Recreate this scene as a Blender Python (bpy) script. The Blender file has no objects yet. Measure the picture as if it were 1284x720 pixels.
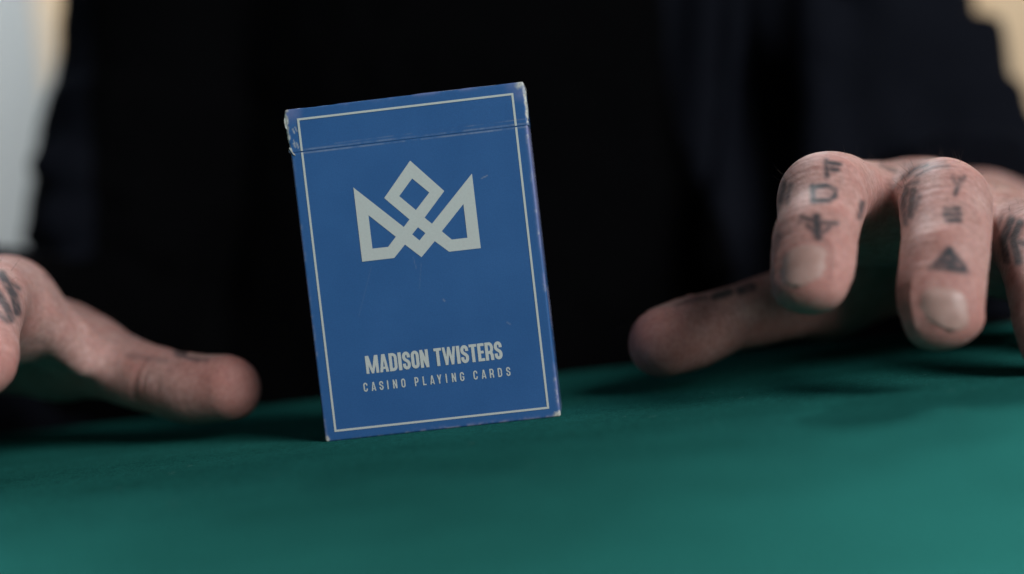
import bpy, bmesh, math, random
import numpy as np
from mathutils import Vector, Matrix
from mathutils.geometry import delaunay_2d_cdt

sc = bpy.context.scene
COL = sc.collection
rng = np.random.default_rng(7)
random.seed(7)

# ------------------------------------------------------------------ camera
CAM = np.array([.0428, -.4205, .0536])
FPX = 1965.6
_y, _p, _r = np.radians([-2.69, -2.37, -6.55])
FW = np.array([math.sin(_y)*math.cos(_p), math.cos(_y)*math.cos(_p), math.sin(_p)])
_rt = np.array([math.cos(_y), -math.sin(_y), 0.])
_up = np.cross(_rt, FW)
RT = math.cos(_r)*_rt + math.sin(_r)*_up
UP = -math.sin(_r)*_rt + math.cos(_r)*_up

def at(x, y, D):
    """world point for a measured spot of the photograph and its distance (mm) along the lens axis"""
    return CAM + (FW + RT*(x-642)/FPX - UP*(y-360)/FPX)*(D/1000.)

def proj(P):
    d = np.asarray(P) - CAM
    z = d @ FW
    return 642 + FPX*(d @ RT)/z, 360 - FPX*(d @ UP)/z, z*1000

cd = bpy.data.cameras.new('camera')
cam = bpy.data.objects.new('camera', cd)
COL.objects.link(cam)
cam.matrix_world = Matrix(((RT[0], UP[0], -FW[0], CAM[0]), (RT[1], UP[1], -FW[1], CAM[1]),
                           (RT[2], UP[2], -FW[2], CAM[2]), (0, 0, 0, 1)))
cd.sensor_width = 36
cd.lens = FPX*36/1284
cd.clip_start = .01
cd.clip_end = 50
cd.dof.use_dof = True
cd.dof.focus_distance = .419
cd.dof.aperture_fstop = (cd.lens/1000.)/.0165
cd.dof.aperture_blades = 0
sc.camera = cam

# ------------------------------------------------------------------ light
w = bpy.data.worlds.new('World')
sc.world = w
w.use_nodes = True
bg = w.node_tree.nodes['Background']
bg.inputs[0].default_value = (.78, .86, 1, 1)
bg.inputs[1].default_value = .06

def area(name, loc, target, sx, sy, power, col):
    l = bpy.data.lights.new(name, 'AREA')
    l.shape = 'RECTANGLE'
    l.size, l.size_y = sx, sy
    l.energy = power
    l.color = col
    o = bpy.data.objects.new(name, l)
    COL.objects.link(o)
    o.location = loc
    o.rotation_euler = (Vector(target)-Vector(loc)).to_track_quat('-Z', 'Y').to_euler()
    return o

key = area('ceiling_light', (.0, 1.15, 1.08), (-.02, -.16, 0), .32, .32, 6.0, (.95, .98, 1.))
key.data.spread = math.radians(36)
area('window_light', (1.36, -1.22, .93), (.02, .05, .04), .9, .9, 39, (.94, .97, 1.))
area('wall_fill', (-.1, .93, 1.0), (-.2, 2.0, .85), 1.8, .5, 25, (.90, .97, 1.))  # added fill that brightens the wall and cupboard, no known lamp there
sc.view_settings.view_transform = 'Standard'
sc.view_settings.look = 'None'
sc.view_settings.exposure = 0
sc.view_settings.gamma = 1
sc.view_settings.use_curve_mapping = False
sc.cycles.use_denoising = True

# ------------------------------------------------------------------ helpers
def tag(o, label=None, cat=None, group=None, kind=None):
    if label: o['label'] = label
    if cat: o['category'] = cat
    if group: o['group'] = group
    if kind: o['kind'] = kind
    return o

def empty(name, loc=(0, 0, 0)):
    o = bpy.data.objects.new(name, None)
    COL.objects.link(o)
    o.location = loc
    return o

def link(name, me, mat=None, parent=None):
    o = bpy.data.objects.new(name, me)
    COL.objects.link(o)
    if mat: me.materials.append(mat)
    if parent:
        o.parent = parent
        # meshes are built in world space: cancel the offset of the things they belong to
        p, off = parent, Vector((0, 0, 0))
        while p:
            off += p.location
            p = p.parent
        o.location = -off
    return o

def smooth(me):
    me.polygons.foreach_set('use_smooth', np.ones(len(me.polygons), bool))
    me.update()

def np_mesh(name, V, Q):
    V = np.asarray(V, np.float32); Q = np.asarray(Q, np.int32)
    me = bpy.data.meshes.new(name)
    me.vertices.add(len(V)); me.vertices.foreach_set('co', V.ravel())
    k = Q.shape[1]
    me.loops.add(Q.size); me.loops.foreach_set('vertex_index', Q.ravel())
    me.polygons.add(len(Q))
    me.polygons.foreach_set('loop_start', np.arange(0, Q.size, k, dtype=np.int32))
    me.polygons.foreach_set('loop_total', np.full(len(Q), k, np.int32))
    me.update(calc_edges=True)
    me.validate()
    return me

def attr(me, name, vals):
    a = me.attributes.new(name, 'FLOAT', 'POINT')
    a.data.foreach_set('value', np.asarray(vals, np.float32))

def box_bm(bm, x0, x1, y0, y1, z0, z1, bevel=0, seg=2):
    g = bmesh.ops.create_cube(bm, size=1)
    vs = g['verts']
    for v in vs:
        v.co = Vector(((x0+x1)/2+v.co.x*(x1-x0), (y0+y1)/2+v.co.y*(y1-y0), (z0+z1)/2+v.co.z*(z1-z0)))
    if bevel:
        es = list({e for v in vs for e in v.link_edges})
        bmesh.ops.bevel(bm, geom=es, offset=bevel, segments=seg, affect='EDGES', profile=.5)

def box_obj(name, dims, mat, parent=None, bevel=0, seg=2):
    bm = bmesh.new()
    box_bm(bm, *dims, bevel=bevel, seg=seg)
    me = bpy.data.meshes.new(name)
    bm.to_mesh(me); bm.free()
    return link(name, me, mat, parent)

_lat = rng.random((32, 32, 32)).astype(np.float32)*2-1
def noise3(P):
    P = np.asarray(P, np.float32)
    i = np.floor(P).astype(np.int32); f = P-i
    f = f*f*(3-2*f)
    i &= 31; j = (i+1) & 31
    x0, y0, z0 = i[..., 0], i[..., 1], i[..., 2]; x1, y1, z1 = j[..., 0], j[..., 1], j[..., 2]
    fx, fy, fz = f[..., 0], f[..., 1], f[..., 2]
    L = _lat
    a = L[x0, y0, z0]*(1-fx)+L[x1, y0, z0]*fx
    b = L[x0, y1, z0]*(1-fx)+L[x1, y1, z0]*fx
    c = L[x0, y0, z1]*(1-fx)+L[x1, y0, z1]*fx
    d = L[x0, y1, z1]*(1-fx)+L[x1, y1, z1]*fx
    return (a*(1-fy)+b*fy)*(1-fz)+(c*(1-fy)+d*fy)*fz

# ---- signed distance grids and their surface
class Grid:
    def __init__(s, lo, hi, h, far=.02):
        s.h = h
        s.lo = np.asarray(lo, float)
        s.n = np.ceil((np.asarray(hi)-s.lo)/h).astype(int)+1
        s.f = np.full(s.n, far, np.float32)
    def sub(s, a, b):
        i0 = np.maximum(np.floor((np.asarray(a)-s.lo)/s.h).astype(int), 0)
        i1 = np.minimum(np.ceil((np.asarray(b)-s.lo)/s.h).astype(int)+1, s.n)
        if np.any(i1 <= i0): return None, None
        ax = [(s.lo[k]+np.arange(i0[k], i1[k])*s.h).astype(np.float32) for k in range(3)]
        return tuple(slice(i0[k], i1[k]) for k in range(3)), ax
    def cone(s, a, b, na, nb, da, db, ra, rb, k=0., pad=.010):
        """elliptical tapered capsule: n = side axis, d = dorsal axis, r = (side, dorsal) radii"""
        a = np.asarray(a, float); b = np.asarray(b, float)
        R = max(max(ra), max(rb))+pad
        sl, ax = s.sub(np.minimum(a, b)-R, np.maximum(a, b)+R)
        if sl is None: return
        X = [ax[0][:, None, None], ax[1][None, :, None], ax[2][None, None, :]]
        u = b-a; L = max(np.linalg.norm(u), 1e-9); u = u/L
        n = na+nb; n = n-u*(n@u); n /= np.linalg.norm(n)
        d = np.cross(u, n)
        q = [X[i]-np.float32(a[i]) for i in range(3)]
        dot = lambda v: q[0]*np.float32(v[0])+q[1]*np.float32(v[1])+q[2]*np.float32(v[2])
        t = dot(u); tc = np.clip(t, 0, L)
        c = t-tc; tc = tc/np.float32(L)
        rl = ra[0]+(rb[0]-ra[0])*tc; rd = ra[1]+(rb[1]-ra[1])*tc; rc = np.minimum(rl, rd)
        A = dot(n)/rl; B = dot(d)/rd; Cc = c/rc
        K = np.sqrt(A*A+B*B+Cc*Cc)+1e-6
        G = np.sqrt((A/rl)**2+(B/rd)**2+(Cc/rc)**2)+1e-6
        s.merge(sl, K*(K-1)/G, k)
    def merge(s, sl, d, k):
        f = s.f[sl]
        if k > 0:
            hh = np.clip(k-np.abs(f-d), 0, None)/k
            s.f[sl] = np.minimum(f, d)-hh*hh*k*.25
        else:
            s.f[sl] = np.minimum(f, d)
    def surface(s):
        f = s.f; S = f < 0
        c = np.zeros(np.array(f.shape)-1, np.int8)
        for i in (0, 1):
            for j in (0, 1):
                for k in (0, 1):
                    c += S[i:i+c.shape[0], j:j+c.shape[1], k:k+c.shape[2]]
        cells = np.argwhere((c > 0) & (c < 8))
        idm = np.full(c.shape, -1, np.int32)
        idm[tuple(cells.T)] = np.arange(len(cells))
        acc = np.zeros((len(cells), 3)); cnt = np.zeros(len(cells))
        cor = [(i, j, k) for i in (0, 1) for j in (0, 1) for k in (0, 1)]
        val = {o: f[cells[:, 0]+o[0], cells[:, 1]+o[1], cells[:, 2]+o[2]].astype(float) for o in cor}
        for o in cor:
            for axis in range(3):
                if o[axis]: continue
                o2 = tuple(o[q]+(q == axis) for q in range(3))
                va, vb = val[o], val[o2]
                m = (va < 0) != (vb < 0)
                t = np.where(m, va/np.where(m, va-vb, 1), 0)
                for q in range(3):
                    acc[:, q] += np.where(m, o[q]+(t if q == axis else 0), 0)
                cnt += m
        V = s.lo+(cells+acc/cnt[:, None])*s.h
        Q = []
        for axis in range(3):
            a1, a2 = (axis+1) % 3, (axis+2) % 3
            s0 = [slice(1, -1)]*3; s0[axis] = slice(0, -1)
            s1 = list(s0); s1[axis] = slice(1, None)
            A, B = S[tuple(s0)], S[tuple(s1)]
            e = np.argwhere(A != B)
            inside = A[tuple(e.T)]
            for q in range(3):
                if q != axis: e[:, q] += 1
            def cell(p1, p2):
                g = e.copy(); g[:, a1] -= p1; g[:, a2] -= p2
                return idm[tuple(g.T)]
            quad = np.stack([cell(1, 1), cell(0, 1), cell(0, 0), cell(1, 0)], 1)
            quad[~inside] = quad[~inside][:, ::-1]
            Q.append(quad)
        Q = np.concatenate(Q)
        return V, Q[(Q >= 0).all(1)]

def relax(V, Q, it=2, lam=.5):
    E = np.concatenate([Q[:, [0, 1]], Q[:, [1, 2]], Q[:, [2, 3]], Q[:, [3, 0]]])
    i = np.concatenate([E[:, 0], E[:, 1]]); j = np.concatenate([E[:, 1], E[:, 0]])
    cnt = np.bincount(i, minlength=len(V))[:, None]
    for k in range(it):
        for sgn in (lam, -lam*.96):
            S = np.stack([np.bincount(i, V[j, q], len(V)) for q in range(3)], 1)
            V = V+sgn*(S/cnt-V)
    return V

def vnormals(V, Q):
    n = np.cross(V[Q[:, 2]]-V[Q[:, 0]], V[Q[:, 3]]-V[Q[:, 1]])
    N = np.zeros_like(V)
    for k in range(4):
        for q in range(3):
            N[:, q] += np.bincount(Q[:, k], n[:, q], len(V))
    return N/(np.linalg.norm(N, axis=1)[:, None]+1e-12)

# ------------------------------------------------------------------ materials
def mat(name, rough=.5, spec=.5):
    m = bpy.data.materials.new(name)
    m.use_nodes = True
    nt = m.node_tree
    b = nt.nodes['Principled BSDF']
    b.inputs['Roughness'].default_value = rough
    b.inputs['Specular IOR Level'].default_value = spec
    return m, nt, b

def N(nt, t, **kw):
    n = nt.nodes.new(t)
    for k, v in kw.items(): setattr(n, k, v)
    return n

def noise_node(nt, scale, detail=4, vec=None, rough=.5):
    n = N(nt, 'ShaderNodeTexNoise')
    n.inputs['Scale'].default_value = scale
    n.inputs['Detail'].default_value = detail
    n.inputs['Roughness'].default_value = rough
    if vec is None:
        g = N(nt, 'ShaderNodeNewGeometry'); vec = g.outputs['Position']
    nt.links.new(vec, n.inputs['Vector'])
    return n.outputs['Fac']

def ramp(nt, fac, stops):
    r = N(nt, 'ShaderNodeValToRGB')
    el = r.color_ramp.elements
    el[0].position, el[0].color = stops[0][0], (*stops[0][1], 1)
    el[1].position, el[1].color = stops[-1][0], (*stops[-1][1], 1)
    for p, c in stops[1:-1]:
        e = el.new(p); e.color = (*c, 1)
    nt.links.new(fac, r.inputs[0])
    return r.outputs[0]

def mix(nt, fac, a, b, mode='MIX'):
    m = N(nt, 'ShaderNodeMix', data_type='RGBA', blend_type=mode)
    for s, v in ((0, fac), (6, a), (7, b)):
        if isinstance(v, (int, float)): m.inputs[s].default_value = v
        elif isinstance(v, tuple): m.inputs[s].default_value = (*v, 1)
        else: nt.links.new(v, m.inputs[s])
    return m.outputs[2]

def bump(nt, b, h, strength, dist):
    n = N(nt, 'ShaderNodeBump')
    n.inputs['Strength'].default_value = strength
    n.inputs['Distance'].default_value = dist
    nt.links.new(h, n.inputs['Height'])
    nt.links.new(n.outputs[0], b.inputs['Normal'])
    return n

def math_node(nt, op, a, b):
    m = N(nt, 'ShaderNodeMath', operation=op)
    for s, v in ((0, a), (1, b)):
        if isinstance(v, (int, float)): m.inputs[s].default_value = v
        else: nt.links.new(v, m.inputs[s])
    return m.outputs[0]

# felt
M_felt, nt, b = mat('green_felt', .95, .0)
mp = N(nt, 'ShaderNodeMapping'); gp = N(nt, 'ShaderNodeNewGeometry')
mp.inputs['Scale'].default_value = (7, 30, 7); mp.inputs['Rotation'].default_value = (0, 0, .12)
nt.links.new(gp.outputs['Position'], mp.inputs['Vector'])
c0 = noise_node(nt, 1.6, 4, mp.outputs[0]); c1 = noise_node(nt, 40, 5); c2 = noise_node(nt, 1500, 5, rough=.8); c3 = noise_node(nt, 420, 3)
base = ramp(nt, c0, [(.3, (.017, .128, .109)), (.7, (.022, .156, .134))])
base = mix(nt, .35, base, ramp(nt, c1, [(.3, (.7, .7, .7)), (.7, (1.25, 1.25, 1.25))]), 'MULTIPLY')
base = mix(nt, .8, base, ramp(nt, c2, [(.32, (.35, .38, .38)), (.68, (1.6, 1.6, 1.6))]), 'MULTIPLY')
base = mix(nt, .4, base, ramp(nt, c3, [(.3, (.6, .6, .6)), (.7, (1.35, 1.35, 1.35))]), 'MULTIPLY')
nt.links.new(base, b.inputs['Base Color'])
bump(nt, b, c2, .8, .0006)

M_board, nt, b = mat('dark_wood', .5)
nt.links.new(ramp(nt, noise_node(nt, 12, 6), [(.3, (.03, .018, .01)), (.7, (.07, .04, .022))]), b.inputs['Base Color'])

# printed carton: blue stock, paper fibre where worn
def carton(name):
    m, nt, b = mat(name, .42, .45)
    a = N(nt, 'ShaderNodeAttribute', attribute_name='wear')
    v = N(nt, 'ShaderNodeAttribute', attribute_name='scuff')
    blue = ramp(nt, noise_node(nt, 60, 4), [(.3, (.031, .112, .298)), (.7, (.038, .128, .330))])
    fine = noise_node(nt, 2600, 3)
    blue = mix(nt, .22, blue, ramp(nt, fine, [(.3, (.6, .6, .6)), (.7, (1.4, 1.4, 1.4))]), 'MULTIPLY')
    blue = mix(nt, v.outputs['Fac'], blue, (.24, .25, .45))
    blue = mix(nt, a.outputs['Fac'], blue, ramp(nt, noise_node(nt, 900, 3), [(.3, (.42, .40, .36)), (.7, (.72, .71, .66))]))
    nt.links.new(blue, b.inputs['Base Color'])
    r = math_node(nt, 'ADD', math_node(nt, 'MULTIPLY', a.outputs['Fac'], .4), .40)
    nt.links.new(r, b.inputs['Roughness'])
    bump(nt, b, noise_node(nt, 900, 4), .12, .0002)
    return m
M_carton = carton('blue_carton')
M_print, nt, b = mat('pale_grey_print', .5, .4)
nt.links.new(ramp(nt, noise_node(nt, 1800, 3), [(.3, (.56, .58, .55)), (.7, (.60, .62, .59))]), b.inputs['Base Color'])
M_paper, nt, b = mat('torn_paper', .85, .2)
nt.links.new(ramp(nt, noise_node(nt, 900, 3), [(.3, (.42, .40, .36)), (.7, (.72, .71, .66))]), b.inputs['Base Color'])

# skin
M_skin, nt, b = mat('skin', .6, .22)
ink = N(nt, 'ShaderNodeAttribute', attribute_name='ink')
fl = N(nt, 'ShaderNodeAttribute', attribute_name='flush')
sk = ramp(nt, noise_node(nt, 90, 5), [(.25, (.42, .242, .212)), (.5, (.49, .297, .262)), (.75, (.55, .362, .325))])
sk = mix(nt, .5, sk, ramp(nt, noise_node(nt, 650, 5), [(.35, (.74, .62, .6)), (.65, (1.2, 1.18, 1.16))]), 'MULTIPLY')
sk = mix(nt, .45, sk, ramp(nt, noise_node(nt, 190, 4), [(.38, (.90, .80, .78)), (.62, (1.08, 1.08, 1.08))]), 'MULTIPLY')
sk = mix(nt, fl.outputs['Fac'], sk, (.50, .155, .125))
sk = mix(nt, ink.outputs['Fac'], sk, (.030, .040, .047))
nt.links.new(sk, b.inputs['Base Color'])
b.inputs['Subsurface Weight'].default_value = .35
b.inputs['Subsurface Radius'].default_value = (1, .35, .2)
b.inputs['Subsurface Scale'].default_value = .0022
vor = N(nt, 'ShaderNodeTexVoronoi', feature='DISTANCE_TO_EDGE')
vor.inputs['Scale'].default_value = 900
g = N(nt, 'ShaderNodeNewGeometry')
nt.links.new(g.outputs['Position'], vor.inputs['Vector'])
hgt = math_node(nt, 'ADD', math_node(nt, 'MULTIPLY', vor.outputs['Distance'], 1.2), noise_node(nt, 420, 5, rough=.65))
bump(nt, b, hgt, .17, .00030)

M_nail, nt, b = mat('fingernail', .42, .4)
nt.links.new(ramp(nt, noise_node(nt, 300, 3), [(.3, (.44, .255, .215)), (.7, (.50, .31, .265))]), b.inputs['Base Color'])
b.inputs['Subsurface Weight'].default_value = .2
b.inputs['Subsurface Radius'].default_value = (1, .4, .3)
b.inputs['Subsurface Scale'].default_value = .0012
M_hair, nt, b = mat('dark_hair', .5)
b.inputs['Base Color'].default_value = (.02, .014, .01, 1)

M_cloth, nt, b = mat('black_cloth', .9, .03)
nt.links.new(ramp(nt, noise_node(nt, 700, 4), [(.3, (.0038, .0043, .0066)), (.7, (.0078, .0088, .0132))]), b.inputs['Base Color'])
b.inputs['Sheen Weight'].default_value = .012
b.inputs['Sheen Roughness'].default_value = .5
b.inputs['Sheen Tint'].default_value = (.45, .55, .9, 1)
bump(nt, b, noise_node(nt, 900, 4), .4, .0006)

M_wall, nt, b = mat('white_wall', .9, .2)
nt.links.new(ramp(nt, noise_node(nt, 3, 5), [(.3, (.70, .73, .74)), (.7, (.75, .78, .79))]), b.inputs['Base Color'])
bump(nt, b, noise_node(nt, 150, 4), .15, .002)
M_wood, nt, b = mat('pale_wood', .55, .35)
tc = N(nt, 'ShaderNodeNewGeometry'); mp = N(nt, 'ShaderNodeMapping')
mp.inputs['Scale'].default_value = (9, 9, .7)
nt.links.new(tc.outputs['Position'], mp.inputs['Vector'])
nt.links.new(ramp(nt, noise_node(nt, 2.5, 6, mp.outputs[0]), [(.25, (.50, .33, .18)), (.75, (.68, .50, .32))]), b.inputs['Base Color'])
M_floor, nt, b = mat('floor', .6, .3)
nt.links.new(ramp(nt, noise_node(nt, 5, 5), [(.3, (.16, .13, .10)), (.7, (.24, .2, .16))]), b.inputs['Base Color'])

# ------------------------------------------------------------------ setting
tag(box_obj('floor', (-2.5, 2.5, -2, 2.3, -.80, -.75), M_floor), kind='structure')
tag(box_obj('wall', (-2.5, 2.5, 1.85, 2.0, -.75, 2.0), M_wall), kind='structure')

# tall pale wooden cupboard behind the person (only its edge shows on either side)
cup = empty('wooden_cupboard', (.3, 1.6, -.75))
tag(cup, 'pale tan wooden cupboard standing blurred behind the person in black', 'cupboard')
cx0, cx1 = -.585, 1.30
box_obj('carcass', (cx0, cx1, 1.50, 1.84, -.75, 1.75), M_wood, cup, .006)
wdt = (cx1-cx0)/3
for k in range(3):
    d = box_obj('door', (cx0+k*wdt+.004, cx0+(k+1)*wdt-.004, 1.478, 1.497, -.68, 1.72), M_wood, cup, .004)

# ------------------------------------------------------------------ table
tab = empty('table', (0, -.3, -.75))
tag(tab, 'card table covered in green felt, the blue card box standing on it', 'table')
TX0, TX1, TY0, TY1 = -.75, .75, -.85, .1195
box_obj('felt_cover', (TX0, TX1, TY0, TY1, -.014, 0), M_felt, tab, .0035, 4)
box_obj('table_board', (TX0+.006, TX1-.006, TY0+.006, TY1-.006, -.040, -.0145), M_board, tab, .004)
for x in (TX0+.06, TX1-.12):
    for y in (TY0+.06, TY1-.12):
        box_obj('leg', (x, x+.06, y, y+.06, -.75, -.0405), M_board, tab, .004)

# raised nap of the felt round the box, where the lens is sharp
n_ = 110000
px_ = rng.uniform(-.16, .22, n_); py_ = rng.uniform(-.11, .116, n_)
an_ = rng.normal(.4, 1.1, n_); ln_ = rng.uniform(.00030, .00085, n_); el_ = rng.uniform(.08, .55, n_)
dx_, dy_ = np.cos(an_), np.sin(an_)
b0_ = np.stack([px_, py_, np.full(n_, .00002)], 1)
sd_ = np.stack([-dy_, dx_, np.zeros(n_)], 1)*.000035
tp_ = b0_+np.stack([dx_*np.cos(el_), dy_*np.cos(el_), np.sin(el_)], 1)*ln_[:, None]
clear_ = ~((np.abs(px_) < .034) & (py_ > -.0012) & (py_ < .0197))
NV_ = np.stack([b0_-sd_, b0_+sd_, tp_], 1)[clear_].reshape(-1, 3)
tag(link('felt_nap', np_mesh('felt_nap', NV_, np.arange(len(NV_)).reshape(-1, 3)), M_felt, tab), kind='stuff')
# loose lint caught in the nap
VV, QQ = [], []
for k in range(70):
    p = np.array([rng.uniform(-.12, .16), rng.uniform(-.10, .09), .00012])
    a = rng.uniform(0, 6.28); L = rng.uniform(.0006, .0022); c = rng.uniform(-1.2, 1.2)
    b0 = len(VV)
    for s_ in range(5):
        for q in range(3):
            an = 2*math.pi*q/3
            VV.append(p+np.array([-math.sin(a)*math.cos(an), math.cos(a)*math.cos(an), math.sin(an)])*.00004)
        a += c/4; p = p+np.array([math.cos(a), math.sin(a), .12*rng.normal()])*L/4
        p[2] = max(p[2], .00005)
    for s_ in range(4):
        for q in range(3):
            q2 = (q+1) % 3
            QQ.append((b0+3*s_+q, b0+3*s_+q2, b0+3*s_+3+q2, b0+3*s_+3+q))
M_lint, nt, b = mat('lint', .9, .1)
b.inputs['Base Color'].default_value = (.12, .26, .23, 1)
tag(link('felt_lint', np_mesh('felt_lint', np.array(VV), np.array(QQ)), M_lint, tab), kind='stuff')

# ------------------------------------------------------------------ card box
BW, BH, BT = .0643, .0904, .0185
ZS = .07875                                   # where the lid meets the body
cbx = empty('card_box', (0, BT/2, 0))
tag(cbx, 'worn blue playing card box with pale crown emblem standing upright on green felt', 'card box')

def ring(w2, y0, y1, r, nfront):
    """closed outline of a rounded rectangle seen from above, fine along the front"""
    pts = []
    def arc(cx, cy, a0, n=5):
        for k in range(n):
            a = math.radians(a0+90*k/n)
            pts.append((cx+r*math.cos(a), cy+r*math.sin(a)))
    arc(-w2+r, y0+r, 180)
    pts += [(x, y0) for x in np.linspace(-w2+r, w2-r, nfront)[:-1]]
    arc(w2-r, y0+r, 270)
    pts += [(w2, y) for y in np.linspace(y0+r, y1-r, 24)[:-1]]
    arc(w2-r, y1-r, 0)
    pts += [(x, y1) for x in np.linspace(w2-r, -w2+r, 16)[:-1]]
    arc(-w2+r, y1-r, 90)
    pts += [(-w2, y) for y in np.linspace(y1-r, y0+r, 24)[:-1]]
    return np.array(pts)

def loft(name, w2, y0, y1, r, z0, z1, dz, inset_lo, inset_hi, wearfn):
    base = ring(w2, y0, y1, r, 260)
    zs = np.arange(z0, z1-1e-9, dz); zs = np.append(zs, z1)
    if z1 < BH-.001: zs = np.concatenate([zs[zs < z1-.0022], np.arange(z1-.0022, z1-1e-9, .00011), [z1]])
    cen = np.array([0, (y0+y1)/2])
    rows = []
    for z in zs:
        ins = max(0, inset_lo-(z-z0))+max(0, inset_hi-(z1-z))
        ins = (1-math.sqrt(max(0, 1-(ins/.0006)**2)))*.0006 if ins else 0
        sc2 = np.array([(w2-ins)/w2, ((y1-y0)/2-ins)/((y1-y0)/2)])
        rows.append(np.column_stack([cen+(base-cen)*sc2, np.full(len(base), z)]))
    V = np.concatenate(rows)
    n, m = len(base), len(zs)
    i = np.arange(m-1)[:, None]*n; j = np.arange(n)[None, :]; j2 = (j+1) % n
    Q = np.stack([i+j, i+j2, i+n+j2, i+n+j], -1).reshape(-1, 4)
    V, wear, scuff = wearfn(V)
    me = bpy.data.meshes.new(name)
    bm = bmesh.new()
    vs = [bm.verts.new(v) for v in V]
    for q in Q: bm.faces.new([vs[k] for k in q])
    lo = bm.faces.new(vs[:n][::-1]); hi = bm.faces.new(vs[-n:])
    bm.to_mesh(me); bm.free()
    smooth(me)
    attr(me, 'wear', np.clip(wear, 0, 1)); attr(me, 'scuff', np.clip(scuff, 0, 1))
    return me

def fbm(V, s, o=0):
    P = V*s+o
    return noise3(P)+.5*noise3(P*2.1+7)+.25*noise3(P*4.3+13)

def seg_mask(x, z, a, b, wd):
    a = np.array(a); b = np.array(b); u = b-a
    t = np.clip(((x-a[0])*u[0]+(z-a[1])*u[1])/(u@u), 0, 1)
    return np.clip(1.2-np.hypot(x-a[0]-t*u[0], z-a[1]-t*u[1])/wd, 0, 1)

def body_wear(V):
    V = V.copy()
    x, y, z = V.T
    front = y < .0012
    nf = fbm(V, 700); nc = fbm(V, 190, 5)
    de = np.minimum(BW/2-np.abs(x), 9)
    # corners chewed at the foot
    wear = np.zeros(len(V)); scuff = np.zeros(len(V))
    for sx, rr in ((-1, .0014), (1, .0021)):
        dc = np.hypot(x-sx*BW/2, np.hypot(z, y*.7))
        wear = np.maximum(wear, np.clip((rr+.0006*nf-dc)/.0006, 0, 1))
        V[:, 2] += np.where(dc < .0016, .00012*nf, 0)
    # long edges: specks
    edge = np.exp(-(np.abs(de)/.0006)**2)
    right = x > 0
    wear = np.maximum(wear, edge*np.clip(nf*1.5-.35, 0, 1)*np.where(right, .75, .35)*np.clip(.55+nc, 0, 1))
    scuff = np.maximum(scuff, edge*np.clip(.35+nc, 0, 1)*np.where(right, .8, .3))
    scuff = np.maximum(scuff, edge*right*np.clip((z-.035)/.02, 0, 1)*np.clip(.75+.3*nc, 0, 1))
    foot = np.exp(-(z/.0007)**2)*(x > -.008)
    scuff = np.maximum(scuff, foot*np.clip(.4+nf, 0, 1)*.8)
    wear = np.maximum(wear, np.exp(-(z/.0004)**2)*np.clip(nf-.1, 0, 1)*.5)
    # scuffed paper along the cut under the lid
    cut = np.exp(-((ZS-.0004-z)/.0002)**2)*front
    wear = np.maximum(wear, cut*np.clip(.16+.10*nf+.15*nc, 0, .25))
    # scratches
    for a, bb, wd, st in (((.0183, .0661), (.0198, .0666), .00016, .4), ((-.0005, .0455), (-.0018, .0385), .00013, .06),
                          ((-.0140, .0460), (-.0190, .0330), .00013, .05), ((.0042, .0349), (.0046, .0344), .0002, .3),
                          ((-.0025, .0470), (-.0020, .0440), .00012, .12), ((.0205, .0270), (.0215, .0262), .00016, .2)):
        wear = np.maximum(wear, front*st*seg_mask(x, z, a, bb, wd))
    V[:, 1] += front*(.00004*noise3(V*60))
    return V, wear, scuff

def lid_wear(V):
    V = V.copy()
    x, y, z = V.T
    front = y < .0012
    nf = fbm(V, 650, 3); nc = fbm(V, 170, 9); jag = fbm(V*[0, 0, 1]+[x.mean(), 0, 0], 520, 1)
    de = (BW/2+.0003)-np.abs(x)
    wid = np.where(x < 0, .00075, .00065)*(1+.30*nf+.35*jag)
    edge = np.clip((wid-de)/.0003, 0, 1)*(y < .006)
    lowcut = np.clip((z-ZS-.0006)/.0004, 0, 1)*np.where(x < 0, 1, np.clip((BH-.0030-z)/.0006, .3, 1))
    wear = edge*np.clip(lowcut+.3, 0, 1)
    # torn fibres inside the left edge
    for k in range(9):
        z0 = .0805+.0058*rng.random(); x0 = -.0312+.0012*rng.random()
        wear = np.maximum(wear, front*.55*seg_mask(x, z, (x0, z0), (x0+.0004, z0-.0012), .00018))
    dc = np.hypot(x-BW/2, z-BH)
    wear = np.maximum(wear, np.clip((.0022+.0006*nf-dc)/.0012, 0, .9))
    dc2 = np.hypot(x+BW/2, z-BH)
    wear = np.maximum(wear, np.clip((.0012+.0006*nf-dc2)/.0008, 0, .9))
    top = np.exp(-((BH-z)/.0006)**2)
    scuff = top*np.clip(.3+nc+.4*nf, 0, 1)*.55
    scuff = np.maximum(scuff, np.clip((.0052-dc2)/.005, 0, .6)*np.clip(.6+nc, 0, 1))
    scuff = np.maximum(scuff, np.clip((.0060-dc)/.005, 0, .6)*np.clip(.6+nc, 0, 1))
    cut = np.exp(-((z-ZS-.0005)/.00022)**2)*front
    wear = np.maximum(wear, cut*np.clip(.10+.10*nf+.15*nc, 0, .2))
    cut2 = np.exp(-((z-ZS-.0011-.0006*(x+.03)/.06)/.00014)**2)*front*(x > -.02)
    wear = np.maximum(wear, cut2*np.clip(.05+.08*nf+.15*nc, 0, .14))
    # jagged, spread edges
    out = np.clip((.0012-de)/.0012, 0, 1)*(y < .006)
    V[:, 0] += np.sign(x)*out*np.where(x < 0, .00035+.0003*jag, .00012+.00016*jag)
    V[:, 2] += top*(.00012*nc)
    V[:, 1] += front*(.00005*noise3(V*60))
    return V, wear, scuff

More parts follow.
